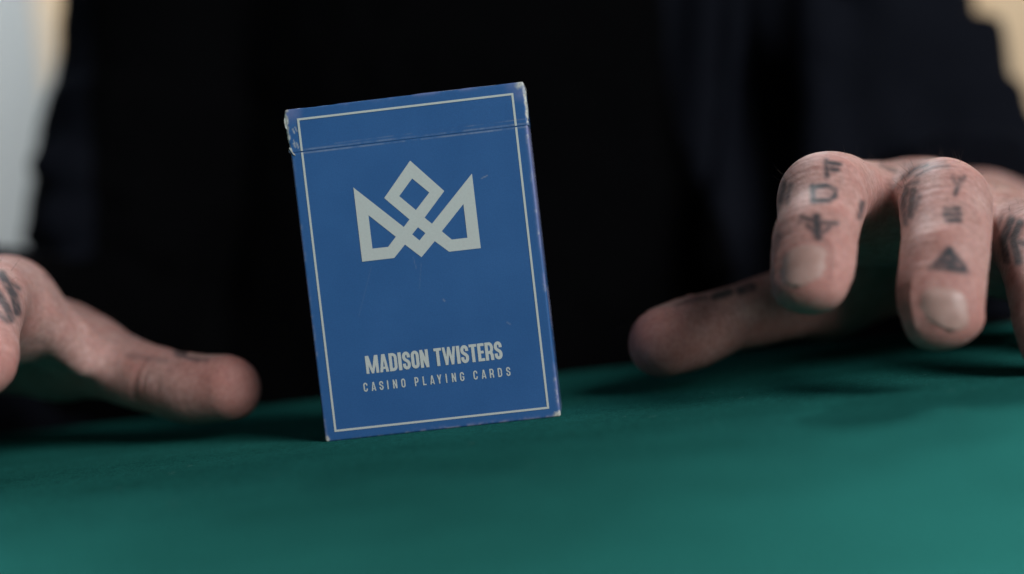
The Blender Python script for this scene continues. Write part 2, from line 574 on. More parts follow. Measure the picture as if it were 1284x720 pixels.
body = link('carton_body', loft('carton_body', BW/2, 0, BT, .0006, 0, ZS-.00003, .00028, .0005, 0, body_wear), M_carton, cbx)
lid = link('lid', loft('lid', BW/2+.0001, -.00006, BT+.0001, .0006, ZS+.00004, BH, .00015, 0, .0005, lid_wear), M_carton, cbx)
neck = box_obj('tuck_neck', (-BW/2+.0006, BW/2-.0006, .0005, BT-.0006, ZS-.004, ZS+.004), M_carton, cbx)
# torn fibres standing off the lid edges
def flake(pts, name='torn_fibre'):
    bm = bmesh.new()
    f = [bm.verts.new((p[0], p[1], p[2])) for p in pts]; q = [bm.verts.new((p[0], p[1]+.00018, p[2])) for p in pts]
    bm.faces.new(f); bm.faces.new(q[::-1])
    for k in range(len(pts)):
        k2 = (k+1) % len(pts)
        bm.faces.new((f[k2], f[k], q[k], q[k2]))
    bmesh.ops.recalc_face_normals(bm, faces=bm.faces)
    me = bpy.data.meshes.new(name); bm.to_mesh(me); bm.free()
    return link(name, me, M_paper, lid)
mm = lambda L, y=-.00025: [(a/1000, y, c/1000) for a, c in L]
flake(mm([(-32.35, 80.2), (-32.0, 79.3), (-31.4, 78.2), (-30.9, 77.9), (-31.0, 78.3), (-31.5, 78.9), (-31.7, 80.0)]))
flake(mm([(-32.75, 88.2), (-32.9, 87.2), (-32.7, 85.5), (-32.2, 85.0), (-32.2, 87.0), (-32.4, 88.4)], .0001))
flake(mm([(32.35, 88.4), (32.75, 87.7), (32.65, 86.2), (32.75, 83.2), (32.55, 80.5), (32.2, 80.0), (32.25, 84)], .0004))

# ---- flat print
PY = -.00009
def print_mesh(name, polys, parent, y=PY):
    """2-D union of overlapping outlines laid on the front of the box (millimetres)"""
    co, faces = [], []
    for p in polys:
        k = len(co); co += [Vector(q) for q in p]; faces.append(list(range(k, k+len(p))))
    v, e, f, *_ = delaunay_2d_cdt(co, [], faces, 0, 1e-4)
    def hit(P):
        for poly in polys:
            c = False
            for k in range(len(poly)):
                (x1, y1), (x2, y2) = poly[k], poly[k-1]
                if (y1 > P[1]) != (y2 > P[1]) and P[0] < (x2-x1)*(P[1]-y1)/(y2-y1)+x1: c = not c
            if c: return True
        return False
    f = [t for t in f if hit(sum((v[k] for k in t), Vector((0, 0)))/len(t))]
    me = bpy.data.meshes.new(name)
    me.from_pydata([(p[0]/1000, y, p[1]/1000) for p in v], [], [list(q) for q in f])
    bm = bmesh.new(); bm.from_mesh(me)
    for q in bm.faces:
        q.normal_update()
        if q.normal.y > 0: q.normal_flip()
    bm.to_mesh(me); bm.free()
    return link(name, me, M_print, parent)

def rect(x0, x1, z0, z1): return [(x0, z0), (x1, z0), (x1, z1), (x0, z1)]
XO, XI, ZB, ZT, LW = 29.3, 28.72, 2.47, 87.72, .56
print_mesh('border_line', [rect(-XO, XO, ZB, ZB+LW), rect(-XO, -XI, ZB, ZS*1000-.2), rect(XI, XO, ZB, ZS*1000-.2)], body)
print_mesh('border_line', [rect(-XO, XO, ZT-LW, ZT), rect(-XO, -XI, ZS*1000+.2, ZT), rect(XI, XO, ZS*1000+.2, ZT)], lid, PY-.00008)

# crown emblem: outline with its holes, as a ring of quads between matched loops
out = [(-16.35, 67.6), (-4.06, 55.5), (-2.3, 57.35), (-8.4, 63.82), (-.28, 73.0), (7.9, 63.85), (1.8, 57.35), (3.6, 55.5), (15.85, 67.65),
       (15.9, 47.52), (7.3, 47.52), (3.8, 50.78), (-.26, 46.9), (-4.3, 50.78), (-7.6, 47.52), (-16.35, 47.5)]
holes = [[(-.3, 68.2), (3.85, 63.9), (-.28, 59.65), (-4.3, 63.88)], [(-.26, 55.0), (1.55, 53.2), (-.26, 51.45), (-2.05, 53.28)],
         [(-13.17, 59.75), (-6.5, 53.15), (-8.9, 50.68), (-13.17, 50.68)], [(12.62, 59.8), (12.64, 50.68), (8.4, 50.68), (6.0, 53.2)]]
def emblem():
    co = [Vector(p) for p in out]; ed = [(k, (k+1) % len(out)) for k in range(len(out))]
    for h in holes:
        k0 = len(co); co += [Vector(p) for p in h]
        ed += [(k0+k, k0+(k+1) % 4) for k in range(4)]
    v, e, f, *_ = delaunay_2d_cdt(co, ed, [], 0, 1e-4)
    def inside(P, poly):
        c = False
        for k in range(len(poly)):
            (x1, y1), (x2, y2) = poly[k], poly[k-1]
            if (y1 > P[1]) != (y2 > P[1]) and P[0] < (x2-x1)*(P[1]-y1)/(y2-y1)+x1: c = not c
        return c
    keep = []
    for t in f:
        c = sum((v[k] for k in t), Vector((0, 0)))/3
        if inside(c, out) and not any(inside(c, h) for h in holes): keep.append(list(t))
    me = bpy.data.meshes.new('crown_emblem')
    me.from_pydata([(p[0]/1000, PY, p[1]/1000) for p in v], [], keep)
    bm = bmesh.new(); bm.from_mesh(me)
    for q in bm.faces:
        q.normal_update()
        if q.normal.y > 0: q.normal_flip()
    bm.to_mesh(me); bm.free()
    return link('crown_emblem', me, M_print, body)
emblem()

def stroke(pts, t):
    pts = [Vector(p) for k, p in enumerate(pts) if not k or (Vector(p)-Vector(pts[k-1])).length > 1e-4]
    L, R = [], []
    for k, p in enumerate(pts):
        d0 = (p-pts[k-1]).normalized() if k else None
        d1 = (pts[k+1]-p).normalized() if k < len(pts)-1 else None
        d0 = d0 or d1; d1 = d1 or d0
        m = (d0+d1).normalized()
        n = Vector((-m.y, m.x))
        s = t/2/max(.35, m.dot(d1))
        L.append(p+n*s); R.append(p-n*s)
    return [[L[k], R[k], R[k+1], L[k+1]] for k in range(len(pts)-1)]

def arc(cx, cy, rx, ry, a0, a1, n=12):
    return [(cx+rx*math.cos(math.radians(a0+(a1-a0)*k/n)), cy+ry*math.sin(math.radians(a0+(a1-a0)*k/n))) for k in range(n+1)]

def glyph(ch, w, h, t, th):
    """condensed grotesque capitals: outlines in a w x h box, stems t, bars th"""
    q = t/2; r = (w-t)/2; ry = min(r*1.25, h*.25); P = []
    bar = lambda x0, x1, y0, y1: P.append(rect(x0, x1, y0, y1))
    if ch == 'I': bar(0, w, 0, h)
    elif ch == 'T': bar(0, w, h-th, h); bar(w/2-q, w/2+q, 0, h)
    elif ch == 'E': bar(0, t, 0, h); bar(0, w, h-th, h); bar(0, w, 0, th); bar(0, w*.9, h/2-th*.45, h/2+th*.5)
    elif ch == 'L': bar(0, t, 0, h); bar(0, w, 0, th)
    elif ch == 'N':
        bar(0, t, 0, h); bar(w-t, w, 0, h)
        P.append([(0, h), (t*.95, h), (w, 0), (w-t*.95, 0)])
    elif ch == 'M':
        bar(0, t*.92, 0, h); bar(w-t*.92, w, 0, h)
        P.append([(0, h), (t*1.15, h), (w/2+t*.36, 0), (w/2-t*.36, 0)])
        P.append([(w-t*1.15, h), (w, h), (w/2+t*.36, 0), (w/2-t*.36, 0)])
    elif ch == 'W':
        a = w*.27; tt = t*.86
        P.append([(0, h), (tt, h), (a+tt*.5, 0), (a-tt*.45, 0)])
        P.append([(w/2-tt*.45, h), (w/2+tt*.45, h), (a+tt*.5, 0), (a-tt*.45, 0)])
        P.append([(w/2-tt*.45, h), (w/2+tt*.45, h), (w-a+tt*.45, 0), (w-a-tt*.5, 0)])
        P.append([(w-tt, h), (w, h), (w-a+tt*.45, 0), (w-a-tt*.5, 0)])
    elif ch == 'A':
        P.append([(w/2-t*.56, h), (w/2+t*.3, h), (t*.92, 0), (0, 0)])
        P.append([(w/2-t*.3, h), (w/2+t*.56, h), (w, 0), (w-t*.92, 0)])
        bar(w*.22, w*.78, h*.17, h*.17+th*.8)
    elif ch == 'Y':
        P.append([(0, h), (t, h), (w/2+q, h*.42), (w/2-q, h*.36)])
        P.append([(w-t, h), (w, h), (w/2+q, h*.36), (w/2-q, h*.42)])
        bar(w/2-q, w/2+q, 0, h*.42)
    elif ch == 'O':
        path = arc(w/2, h-q-ry, r, ry, 0, 180)+arc(w/2, q+ry, r, ry, 180, 360)
        P.extend(stroke(path+[path[0]], t))
    elif ch == 'D':
        bar(0, t, 0, h)
        path = [(0, h-th/2)]+[(w-q-r*1.15, h-th/2)]+arc(w-q-r*1.15, h-th/2-ry, r*1.15, ry, 90, 0, 8)+arc(w-q-r*1.15, th/2+ry, r*1.15, ry, 0, -90, 8)+[(0, th/2)]
        P.extend(stroke(path, (t+th)/2))
    elif ch in 'PR':
        bar(0, t, 0, h)
        m = h*.44; rr = (h-th/2-m)/2
        path = [(0, h-th/2), (w-q-rr*.7, h-th/2)]+arc(w-q-r*.9, h-th/2-rr, r*.9, rr, 90, -90, 12)+[(0, m)]
        P.extend(stroke(path, (t+th)/2))
        if ch == 'R':
            P.append([(w*.42, m+th*.3), (w*.80, m+th*.3), (w*.98, h*.30), (w*1.0, 0), (w-t, 0), (w-t*1.05, h*.28), (w*.5, m-th*.4)])
    elif ch == 'C' or ch == 'G':
        path = [(w-q, h*.66)]+arc(w/2, h-q-ry, r, ry, 0, 180)+arc(w/2, q+ry, r, ry, 180, 360)+[(w-q, h*(.34 if ch == 'C' else .46))]
        P.extend(stroke(path, t))
        if ch == 'G': bar(w*.52, w, h*.40, h*.40+th*.85)
    elif ch == 'S':
        mid = []
        a, b1, c, d = Vector((q, h*.70)), Vector((q, h*.50)), Vector((w-q, h*.52)), Vector((w-q, h*.30))
        for k in range(1, 12):
            s = k/12; mid.append(tuple(a*(1-s)**3+b1*3*s*(1-s)**2+c*3*s*s*(1-s)+d*s**3))
        path = [(w-q, h*.66)]+arc(w/2, h-q-ry, r, ry, 0, 180)+[tuple(a)]+mid+[tuple(d)]+arc(w/2, q+ry, r, ry, 0, -180)+[(q, h*.34)]
        P.extend(stroke(path, t))
    return [[(p[0], p[1]) for p in g] for g in P]

WID = dict(M=3.45, A=2.42, D=2.2, I=.92, S=2.12, O=2.15, N=2.3, T=2.05, W=3.6, E=1.8, R=2.25)
GAP = dict(M=.05, A=.12)
polys = []
def word(s, x0, x1, z0, h, t, th):
    tot = sum(WID[c] for c in s)
    gap = (x1-x0-tot)/(len(s)-1)
    x = x0
    for c in s:
        polys.extend([[(px+x, pz+z0) for px, pz in g] for g in glyph(c, WID[c], h, t, th)])
        x += WID[c]+gap
word('MADISON', -18.7, -1.55, 17.2, 4.85, .84, .76)
word('TWISTERS', 0, 18.45, 17.2, 4.85, .84, .76)
print_mesh('title_lettering', polys, body)
polys = []
wsub = dict(C=1.12, A=1.22, S=1.1, I=.34, N=1.12, O=1.12, P=1.08, L=.92, Y=1.2, G=1.14, R=1.14, D=1.12)
for c, px in zip('CASINOPLAYINGCARDS', (80, 142, 202, 252, 308, 372, 475, 535, 595, 650, 704, 762, 825, 928, 992, 1053, 1116, 1180)):
    x = -19.45+(px-80)*.03536-wsub[c]/2
    polys.extend([[(a+x, z+12.45) for a, z in g] for g in glyph(c, wsub[c], 2.42, .34, .32)])
print_mesh('subtitle_lettering', polys, body)

# ------------------------------------------------------------------ person
per = empty('person', (0, .40, -.05))
tag(per, 'person in black clothes behind the table, tattooed hands hovering either side of the card box', 'person')

def norm(v): return v/np.linalg.norm(v)

def spline(P, n):
    """smooth curve through rows of P, even where their spacing is not"""
    P = np.asarray(P, float)
    h = np.linalg.norm(np.diff(P[:, :3], axis=0), axis=1)[:, None]
    d = np.diff(P, axis=0)/h
    m = np.vstack([d[:1], (d[:-1]*h[1:]+d[1:]*h[:-1])/(h[1:]+h[:-1]), d[-1:]])
    o = []
    for k in range(len(P)-1):
        for s in np.linspace(0, 1, n, endpoint=False):
            o.append((2*s**3-3*s*s+1)*P[k]+(s**3-2*s*s+s)*h[k]*m[k]+(3*s*s-2*s**3)*P[k+1]+(s**3-s*s)*h[k]*m[k+1])
    o.append(P[-1])
    return np.array(o)

class Digit:
    def __init__(s, rows, hint=None, n=5):
        """rows: (x, y, D, side radius mm, dorsal radius mm) from knuckle to tip"""
        P = np.array([np.append(at(*r[:3]), [r[3]/1000, r[4]/1000]) for r in rows])
        s.key = P[:, :3]
        s.P = spline(P, n)[:, :3]
        L0 = np.append(0, np.cumsum(np.linalg.norm(np.diff(s.P, axis=0), axis=1)))
        ts = np.linspace(-.004, .004, 9)
        s.R = np.stack([np.mean([np.interp(L0+t, L0[::n], P[:, q]) for t in ts], 0) for q in (3, 4)], 1)
        s.R[-1] = P[-1, 3:]
        s.n = n
        T = np.gradient(s.P, axis=0); s.T = T/np.linalg.norm(T, axis=1)[:, None]
        if hint is None:
            side = norm(np.cross(s.key[2]-s.key[0], s.key[-1]-s.key[2]))      # axis the finger curls about
            up = np.cross(side, s.T[0])
            if up[2] < 0: side = -side
        else:
            side = norm(np.cross(s.T.mean(0), np.asarray(hint, float)))
        s.side = side
        s.S = side-s.T*(s.T@side)[:, None]; s.S /= np.linalg.norm(s.S, axis=1)[:, None]
        s.Dn = np.cross(s.S, s.T)
        if hint is not None:
            if s.Dn.mean(0) @ np.asarray(hint) < 0: s.S, s.Dn = -s.S, -s.Dn
        elif s.Dn[0, 2] < 0: s.S, s.Dn = -s.S, -s.Dn
        s.arc = np.append(0, np.cumsum(np.linalg.norm(np.diff(s.P, axis=0), axis=1)))
    def carve(s, g):
        # the digit on its own first (hard union along the bone), then blended once into the hand
        sl, ax = g.sub(s.P.min(0)-.022, s.P.max(0)+.022)
        t = Grid([a[0] for a in ax], [a[-1] for a in ax], g.h)
        t.n = np.array([len(a) for a in ax]); t.f = np.full(t.n, .02, np.float32)
        for k in range(len(s.P)-1):
            t.cone(s.P[k], s.P[k+1], s.S[k], s.S[k+1], s.Dn[k], s.Dn[k+1], s.R[k], s.R[k+1], k=0, pad=.009)
        g.merge(sl, t.f, .0065)
    def near(s, V):
        """arc position, radial offset unit-less, dorsal and side components for points V"""
        d2 = ((V[:, None, :]-s.P[None])**2).sum(2)
        k = d2.argmin(1)
        q = V-s.P[k]
        t = s.arc[k]+(q*s.T[k]).sum(1)
        return t, np.sqrt(d2[np.arange(len(V)), k]), (q*s.Dn[k]).sum(1), (q*s.S[k]).sum(1), k

class Chain(Digit): pass

INK_R = [  # strokes on the skin: points, width, strength, depth limits (measured on the photograph)
    ([(1036, 202), (1037, 221)], 5, .9), ([(1036, 204), (1053, 206)], 4.5, .9), ([(1036, 212), (1050, 213)], 5, .8), ([(1037, 208), (1046, 209)], 5, .6),
    ([(1019, 234), (1020, 252)], 6, .9), ([(1018, 235), (1036, 233), (1047, 239), (1047, 246), (1040, 251), (1019, 252)], 5.5, .9), ([(1028, 243), (1042, 243)], 5, .4),
    ([(1005, 272), (1026, 279), (1049, 280)], 5, .75), ([(1024, 273), (1026, 297)], 9, .85), ([(1012, 282), (1026, 296), (1040, 285)], 5, .7), ([(1003, 279), (1014, 274)], 4, .5),
    ([(983, 230), (979, 252)], 6, .6), ([(991, 232), (987, 254)], 5, .55),
    ([(1081, 255), (1078, 272)], 6, .7),
    ([(1204, 224), (1198, 243)], 5, .75), ([(1195, 222), (1201, 233)], 4, .7), ([(1209, 222), (1202, 234)], 4, .6),
    ([(1186, 263), (1202, 262)], 6, .7), ([(1186, 269), (1203, 269)], 7, .8), ([(1187, 276), (1203, 276)], 6, .75),
    ([(1190, 314), (1174, 333), (1208, 337), (1190, 314)], 9, .8), ([(1180, 328), (1202, 330)], 9, .8), ([(1166, 335), (1214, 341)], 5, .6),
    ([(1136, 238), (1131, 262)], 8, .7), ([(1131, 255), (1135, 280)], 7, .6), ([(1145, 240), (1141, 270)], 8, .7), ([(1152, 246), (1147, 262)], 6, .55), ([(1128, 236), (1150, 228)], 4, .6),
    ([(1133, 224), (1146, 213), (1163, 207)], 5, .7), ([(1150, 220), (1170, 209), (1188, 208)], 4, .55), ([(1165, 206), (1185, 203)], 4, .4),
    ([(1268, 276), (1258, 300), (1262, 326)], 9, .75), ([(1279, 280), (1270, 300), (1277, 328)], 9, .75), ([(1262, 298), (1284, 306)], 7, .6), ([(1250, 288), (1256, 272)], 5, .4),
    ([(1105, 207), (1122, 214)], 5, .5),
    ([(846, 381), (866, 377)], 5, .5), ([(896, 372), (915, 366)], 8, .85), ([(928, 364), (943, 360)], 9, .85), ([(872, 375), (884, 373)], 6, .5)]
INK_L = [([(2, 344), (18, 372), (22, 392)], 9, .75), ([(-8, 362), (8, 384), (14, 400)], 9, .7), ([(-4, 392), (10, 402)], 7, .6),
    ([(8, 352), (24, 362)], 5, .6), ([(222, 443), (248, 450)], 7, .65), ([(160, 446), (208, 452)], 6, .3), ([(236, 447), (258, 452)], 6, .4),
    ([(58, 346), (76, 352)], 5, .4)]

def make_hand(digits, thumb, wrist, elbow, mcps, ink, webs, cut):
    allp = np.vstack([d.P for d in digits]+[[wrist]])
    lo, hi = allp.min(0)-.02, allp.max(0)+.02
    fa = norm(elbow-wrist)
    end = wrist+fa*.05
    lo = np.minimum(lo, end-.035); hi = np.maximum(hi, end+.035)
    g = Grid(lo, hi, .00056)
    up = np.array([0, 0, 1.])
    def tube(a, b_, ra, rb, k, flat=1.):
        s = norm(np.cross(b_-a, up)); dd = np.cross(s, norm(b_-a))
        g.cone(a, b_, s, s, dd, dd, (ra, ra*flat), (rb, rb*flat), k=k, pad=.014)
    # carpus and forearm stump, wider than deep
    tube(end+fa*.03, wrist, .030, .0275, 0, .75)
    for m, r in zip(mcps, (.0125, .013, .012, .011)):
        w0 = wrist+(m-wrist)*.1
        tube(w0, m+(m-wrist)*.02, .0155, r, .009)
    for a, b_ in zip(mcps[:-1], mcps[1:]):
        tube(a*.72+wrist*.28, b_*.72+wrist*.28, .0105, .0105, .008)
        tube(a*.90+wrist*.10-up*.002, b_*.90+wrist*.10-up*.002, .0085, .0085, .006)
    for a, b_, ra, rb, k in webs: tube(a, b_, ra, rb, k)
    for p0, p1 in zip(digits[:3], digits[1:4]):            # skin between the fingers
        a = p0.key[1]-up*.0045; b_ = p1.key[1]-up*.0045
        tube(a, b_, .0100, .0100, .008)
        tube(a*.5+p0.P[0]*.5-up*.002, b_*.5+p1.P[0]*.5-up*.002, .0120, .0120, .008)
        tube(a*.6+p0.P[0]*.4-up*.003, b_*.6+p1.P[0]*.4-up*.003, .011, .011, .008)
    for d in digits: d.carve(g)
    V, Q = g.surface()
    V = relax(V, Q, 3)
    Nn = vnormals(V, Q)
    disp = np.zeros(len(V)); flush = np.zeros(len(V))
    nz = fbm(V, 130); nh = fbm(V, 420, 3)
    disp += .00014*nz+.00003*nh
    flush += np.clip(.04+.22*nz, 0, .32)
    for q, d in enumerate(digits):
        m = np.where(((V > d.P.min(0)-.016) & (V < d.P.max(0)+.016)).all(1))[0]
        if not len(m): continue
        t, rr, dor, sd, k = d.near(V[m])
        on = np.clip((.0155-rr)/.002, 0, 1)
        dn = np.clip((Nn[m]*d.Dn[k]).sum(1), 0, 1)
        pn = np.clip(-(Nn[m]*d.Dn[k]).sum(1), 0, 1)
        joints = d.joints
        L = d.arc[-1]
        th = getattr(d, 'isthumb', False)
        for jk, (ja, amp) in enumerate(joints):
            x = t-ja+.0009*noise3(V[m]*180)+sd*sd*6
            wv = np.exp(-(x/.0052)**2)
            cr = np.abs(np.sin(x*math.pi/.0023+1.3*noise3(V[m]*260)))**.5-.75
            disp[m] += on*amp*dn*wv*cr*.00005
            disp[m] += on*amp*np.clip(dn*1.2-.25, 0, 1)*np.exp(-((t-ja)/.0052)**2)*(.0003 if th else .0011)           # bony knuckle
            disp[m] -= on*amp*pn*np.exp(-(x/.0014)**2)*.00045                # palm-side crease
            # collar of the crease on the flanks
            disp[m] -= on*(1-dn)*(1-pn)*amp*np.exp(-((t-ja-.001+.0006*noise3(V[m]*200))/(.0011 if th else .0016))**2)*(.00055 if th else .00018)
            if th: disp[m] -= on*(1-dn)*(1-pn)*amp*np.exp(-((t-ja-.0042)/.0009)**2)*.00028
            flush[m] += on*dn*wv*.12
        flush[m] = np.maximum(flush[m], on*np.clip((t-(L-.022))/.026, 0, 1)*.42)
        flush[m] = np.maximum(flush[m], on*pn*.4)
        # fold round the nail
        a0, hl, hw = d.nail
        u = sd/hw; v = (t-a0)/hl
        sq = (np.abs(u)**3.2+np.abs(v)**3.2)**(1/3.2)
        pit = np.clip((1.0-sq)/.10, 0, 1)*(dor > 0)*on
        rim = np.exp(-((sq-1.16)/.10)**2)*(dor > 0)*on*np.clip((.75-v)/.3, 0, 1)
        disp[m] += rim*.00030-pit*.00008
    V = V+Nn*disp[:, None]
    # tattoo ink
    x, y, z = proj(V)
    face = np.clip(-(Nn @ FW)*4+1.0, 0, 1)
    I = np.zeros(len(V))
    for pts, wd, st in ink:
        for a, b_ in zip(pts[:-1], pts[1:]):
            a = np.array(a, float); b_ = np.array(b_, float); u = b_-a
            tt = np.clip(((x-a[0])*u[0]+(y-a[1])*u[1])/(u@u), 0, 1)
            dist = np.hypot(x-a[0]-tt*u[0], y-a[1]-tt*u[1])
            I = np.maximum(I, st*np.clip((wd*.62+2.6-dist)/5.2, 0, 1))
    I = np.clip(I*1.2, 0, .95)*face*np.clip(.95+.3*nh, 0, 1)*(z < 500)
    return V, Q, np.clip(flush, 0, .8), I, Nn

def finger(rows, nail=True):
    d = Digit(rows)
    n = d.n
    # rows: knuckle, mid, PIP, mid, DIP, nail, tip
    d.joints = [(d.arc[2*n], 1.0), (d.arc[4*n], .75)]
    d.nail = (d.arc[5*n]-.0008, .0060, .0066)
    return d
def thumb_d(rows, hint):
    d = Digit(rows, hint)
    n = d.n
    d.joints = [(d.arc[2*n], .9)]
    d.isthumb = True
    d.nail = (d.arc[-1]-.0065, .0070, .0078)
    return d

# the person's left hand, on the right of the box
R_idx = finger([(1099, 262, 470, 12, 12), (1068, 248, 442, 11, 10.6), (1032, 250, 414, 12, 11.4), (1028, 276, 404.5, 10.9, 9.8), (1022, 302, 396, 10.9, 9.2), (1016, 354, 387.5, 10.5, 7.3), (1014, 363, 386.5, 8.8, 5.9)])
R_mid = finger([(1166, 260, 476, 12.5, 12.5), (1173, 251, 446, 11.4, 11), (1186, 262, 413, 12.2, 11.6), (1186, 297, 401, 11.1, 10), (1183, 335, 392, 10.9, 9.4), (1182, 394, 384, 10.6, 7.6), (1186, 406, 383.5, 9.0, 6.2)])
R_rng = finger([(1243, 286, 482, 12, 12), (1270, 291, 453, 11, 10.6), (1303, 315, 425, 11.8, 11.4), (1312, 352, 412, 10.7, 9.6), (1318, 388, 403, 10.4, 9), (1324, 425, 397, 10, 7.8), (1326, 437, 395.5, 8.8, 7)])
R_pky = finger([(1310, 322, 492, 11, 11), (1350, 325, 466, 9.8, 9.4), (1392, 358, 441, 10, 9.8), (1404, 384, 430, 9.2, 8.6), (1412, 408, 423, 9, 8), (1418, 430, 418, 8.6, 7), (1420, 438, 416.5, 7.4, 6.2)])
R_thb = thumb_d([(1105, 337, 520, 14, 13), (1002, 377, 486, 12.4, 11.4), (910, 403, 465, 9.9, 9.4), (868, 418, 457, 11.7, 11.0), (832, 430, 450, 10.5, 10.0)], (0, .45, 1))
R_wrist = at(1222, 290, 558)
R_elbow = at(1188, 292, 740)
# the person's right hand, on the left of the box
L_idx = finger([(8, 380, 472, 12.5, 12.5), (-6, 372, 448, 11.3, 11), (-25, 392, 424, 11.9, 11.4), (-28, 415, 415, 10.9, 9.8), (-29, 436, 406, 10.8, 9.3), (-28, 458, 397, 10.5, 8), (-27, 466, 394, 9.2, 7.2)])
L_mid = finger([(-70, 398, 480, 12.5, 12.5), (-110, 402, 450, 11.4, 11), (-175, 432, 420, 12, 11.5), (-180, 466, 409, 11, 9.9), (-183, 500, 401, 10.8, 9.3), (-183, 534, 395, 10.5, 8.2), (-183, 546, 393.5, 9.2, 7.4)])
L_rng = finger([(-142, 430, 487, 12, 12), (-205, 440, 458, 11, 10.6), (-285, 478, 432, 11.6, 11.2), (-298, 512, 420, 10.6, 9.6), (-306, 545, 412, 10.4, 9), (-312, 575, 406, 10, 7.8), (-314, 585, 405, 8.8, 7)])
L_pky = finger([(-212, 472, 497, 11, 11), (-290, 486, 472, 9.8, 9.4), (-370, 516, 449, 10, 9.6), (-388, 545, 439, 9.2, 8.4), (-398, 570, 433, 9, 8), (-404, 590, 429, 8.6, 7), (-406, 598, 428, 7.4, 6.2)])
L_thb = thumb_d([(14, 432, 522, 14, 13), (108, 446, 490, 12.4, 11.4), (198, 478, 470, 10.4, 9.9), (243, 488, 463, 11.2, 10.3), (285, 487, 458, 10.4, 9.6)], (0, .45, 1))
L_wrist = at(-92, 428, 558)
L_elbow = at(150, 445, 742)

def webs(idx, thb, wrist):
    im = idx.P[0]*.62+wrist*.38
    return [(im, thb.key[1]*.55+thb.key[0]*.45, .0105, .010, .010),
            (idx.P[0]*.85+wrist*.15, thb.key[1]*.8+thb.key[0]*.2, .0105, .0095, .014),
            (wrist, thb.key[1]*.7+thb.key[0]*.3, .016, .014, .010),
            (wrist*.6+thb.key[0]*.4, idx.P[0]*.3+wrist*.7, .014, .014, .010)]

def zmin(d): return (d.P[:, 2]-d.R[:, 1]).min()
for nm, d in (('Ri', R_idx), ('Rm', R_mid), ('Rr', R_rng), ('Rp', R_pky), ('Rt', R_thb), ('Li', L_idx), ('Lm', L_mid), ('Lr', L_rng), ('Lp', L_pky), ('Lt', L_thb)):
    print('clearance mm', nm, round(zmin(d)*1000, 1), 'length', round(d.arc[-1]*1000, 1))

RD = [R_idx, R_mid, R_rng, R_pky, R_thb]
LD = [L_idx, L_mid, L_rng, L_pky, L_thb]
hands = [make_hand(RD, R_thb, R_wrist, R_elbow, [d.P[0] for d in RD[:4]], INK_R, webs(R_idx, R_thb, R_wrist), None),
         make_hand(LD, L_thb, L_wrist, L_elbow, [d.P[0] for d in LD[:4]], INK_L, webs(L_idx, L_thb, L_wrist)+[(at(12, 396, 456), at(112, 444, 485), .0092, .0095, .012), (at(50, 400, 455), at(103, 456, 466), .0068, .0040, .004), (at(95, 420, 468), at(128, 456, 471), .0050, .0030, .004)], None)]

# trunk and arms under the clothes, on a coarser grid
TC = np.array([.005, .405, 0])
def shoulder(sx): return TC+np.array([sx*.185, .015, .385])
def trunk(g, grow):
    ex = np.array([1., 0, 0]); ey = np.array([0, 1., 0])
    prof = [(-.25, .255, .150), (-.05, .245, .140), (.03, .200, .126), (.12, .172, .118), (.25, .180, .115), (.36, .165, .095), (.43, .090, .060)]
    for (z0, a0, b0), (z1, a1, b1) in zip(prof[:-1], prof[1:]):
        g.cone(TC+[0, 0, z0], TC+[0, 0, z1], ex, ex, ey, ey, (a0+grow, b0+grow), (a1+grow, b1+grow), k=.02, pad=.03)

gb = Grid((-.36, .10, -.34), (.40, .60, .62), .005, far=.05)
trunk(gb, -.014)
ex = np.array([1., 0, 0]); ey = np.array([0, 1., 0])
gb.cone(TC+[0, .01, .42], TC+[0, -.005, .53], ex, ex, ey, ey, (.056, .056), (.053, .056), k=.03, pad=.03)
ARMS = {}
for sx, wr, el in ((1, R_wrist, R_elbow), (-1, L_wrist, L_elbow)):
    fa = norm(el-wr)
    up = np.array([0, 0, 1.])
    s = norm(np.cross(-fa, up)); dd = np.cross(s, -fa)
    gb.cone(el, wr, s, s, dd, dd, (.036, .036), (.0275, .0275*.75), k=.01, pad=.02)
    sh = shoulder(sx)
    arm = [sh, at(1076, 0, 770), at(1128, 190, 748), el] if sx > 0 else [sh, at(215, 0, 770), at(175, 250, 748), el]
    for p0, p1, r0, r1 in zip(arm[:-1], arm[1:], (.050, .038, .034), (.038, .034, .036)):
        s2 = norm(np.cross(p1-p0, [.1, .9, .3])); d2 = np.cross(s2, norm(p1-p0))
        gb.cone(p0, p1, s2, s2, d2, d2, (r0, r0), (r1, r1), k=.02, pad=.03)
Vb, Qb = gb.surface()
bm = bmesh.new()
fl_l = bm.verts.layers.float.new('flush'); ink_l = bm.verts.layers.float.new('ink')
def add(V, Q, F=None, I=None, cuts=()):
    me = np_mesh('tmp', V, Q)
    if F is not None: attr(me, 'flush', F); attr(me, 'ink', I)
    b2 = bmesh.new(); b2.from_mesh(me)
    for co, no in cuts:
        geom = [f for f in b2.faces if (f.calc_center_median()-Vector(co)).length < .08]
        vs = {v for f in geom for v in f.verts}; es = {e for f in geom for e in f.edges}
        bmesh.ops.bisect_plane(b2, geom=list(vs)+list(es)+geom, plane_co=Vector(co), plane_no=Vector(no), clear_outer=True, dist=1e-7)
    m2 = bpy.data.meshes.new('tmp2'); b2.to_mesh(m2); b2.free()
    bm.from_mesh(m2)
    bpy.data.meshes.remove(me); bpy.data.meshes.remove(m2)
cutsB, joins = [], []
for (V, Q, F, I, Nn), wr, el in zip(hands, (R_wrist, L_wrist), (R_elbow, L_elbow)):
    fa = norm(el-wr)
    add(V, Q, F, I, [(wr+fa*.050, fa)])
    cutsB.append((wr+fa*.054, -fa)); joins.append(wr+fa*.052)
add(Vb, Qb, None, None, cutsB)
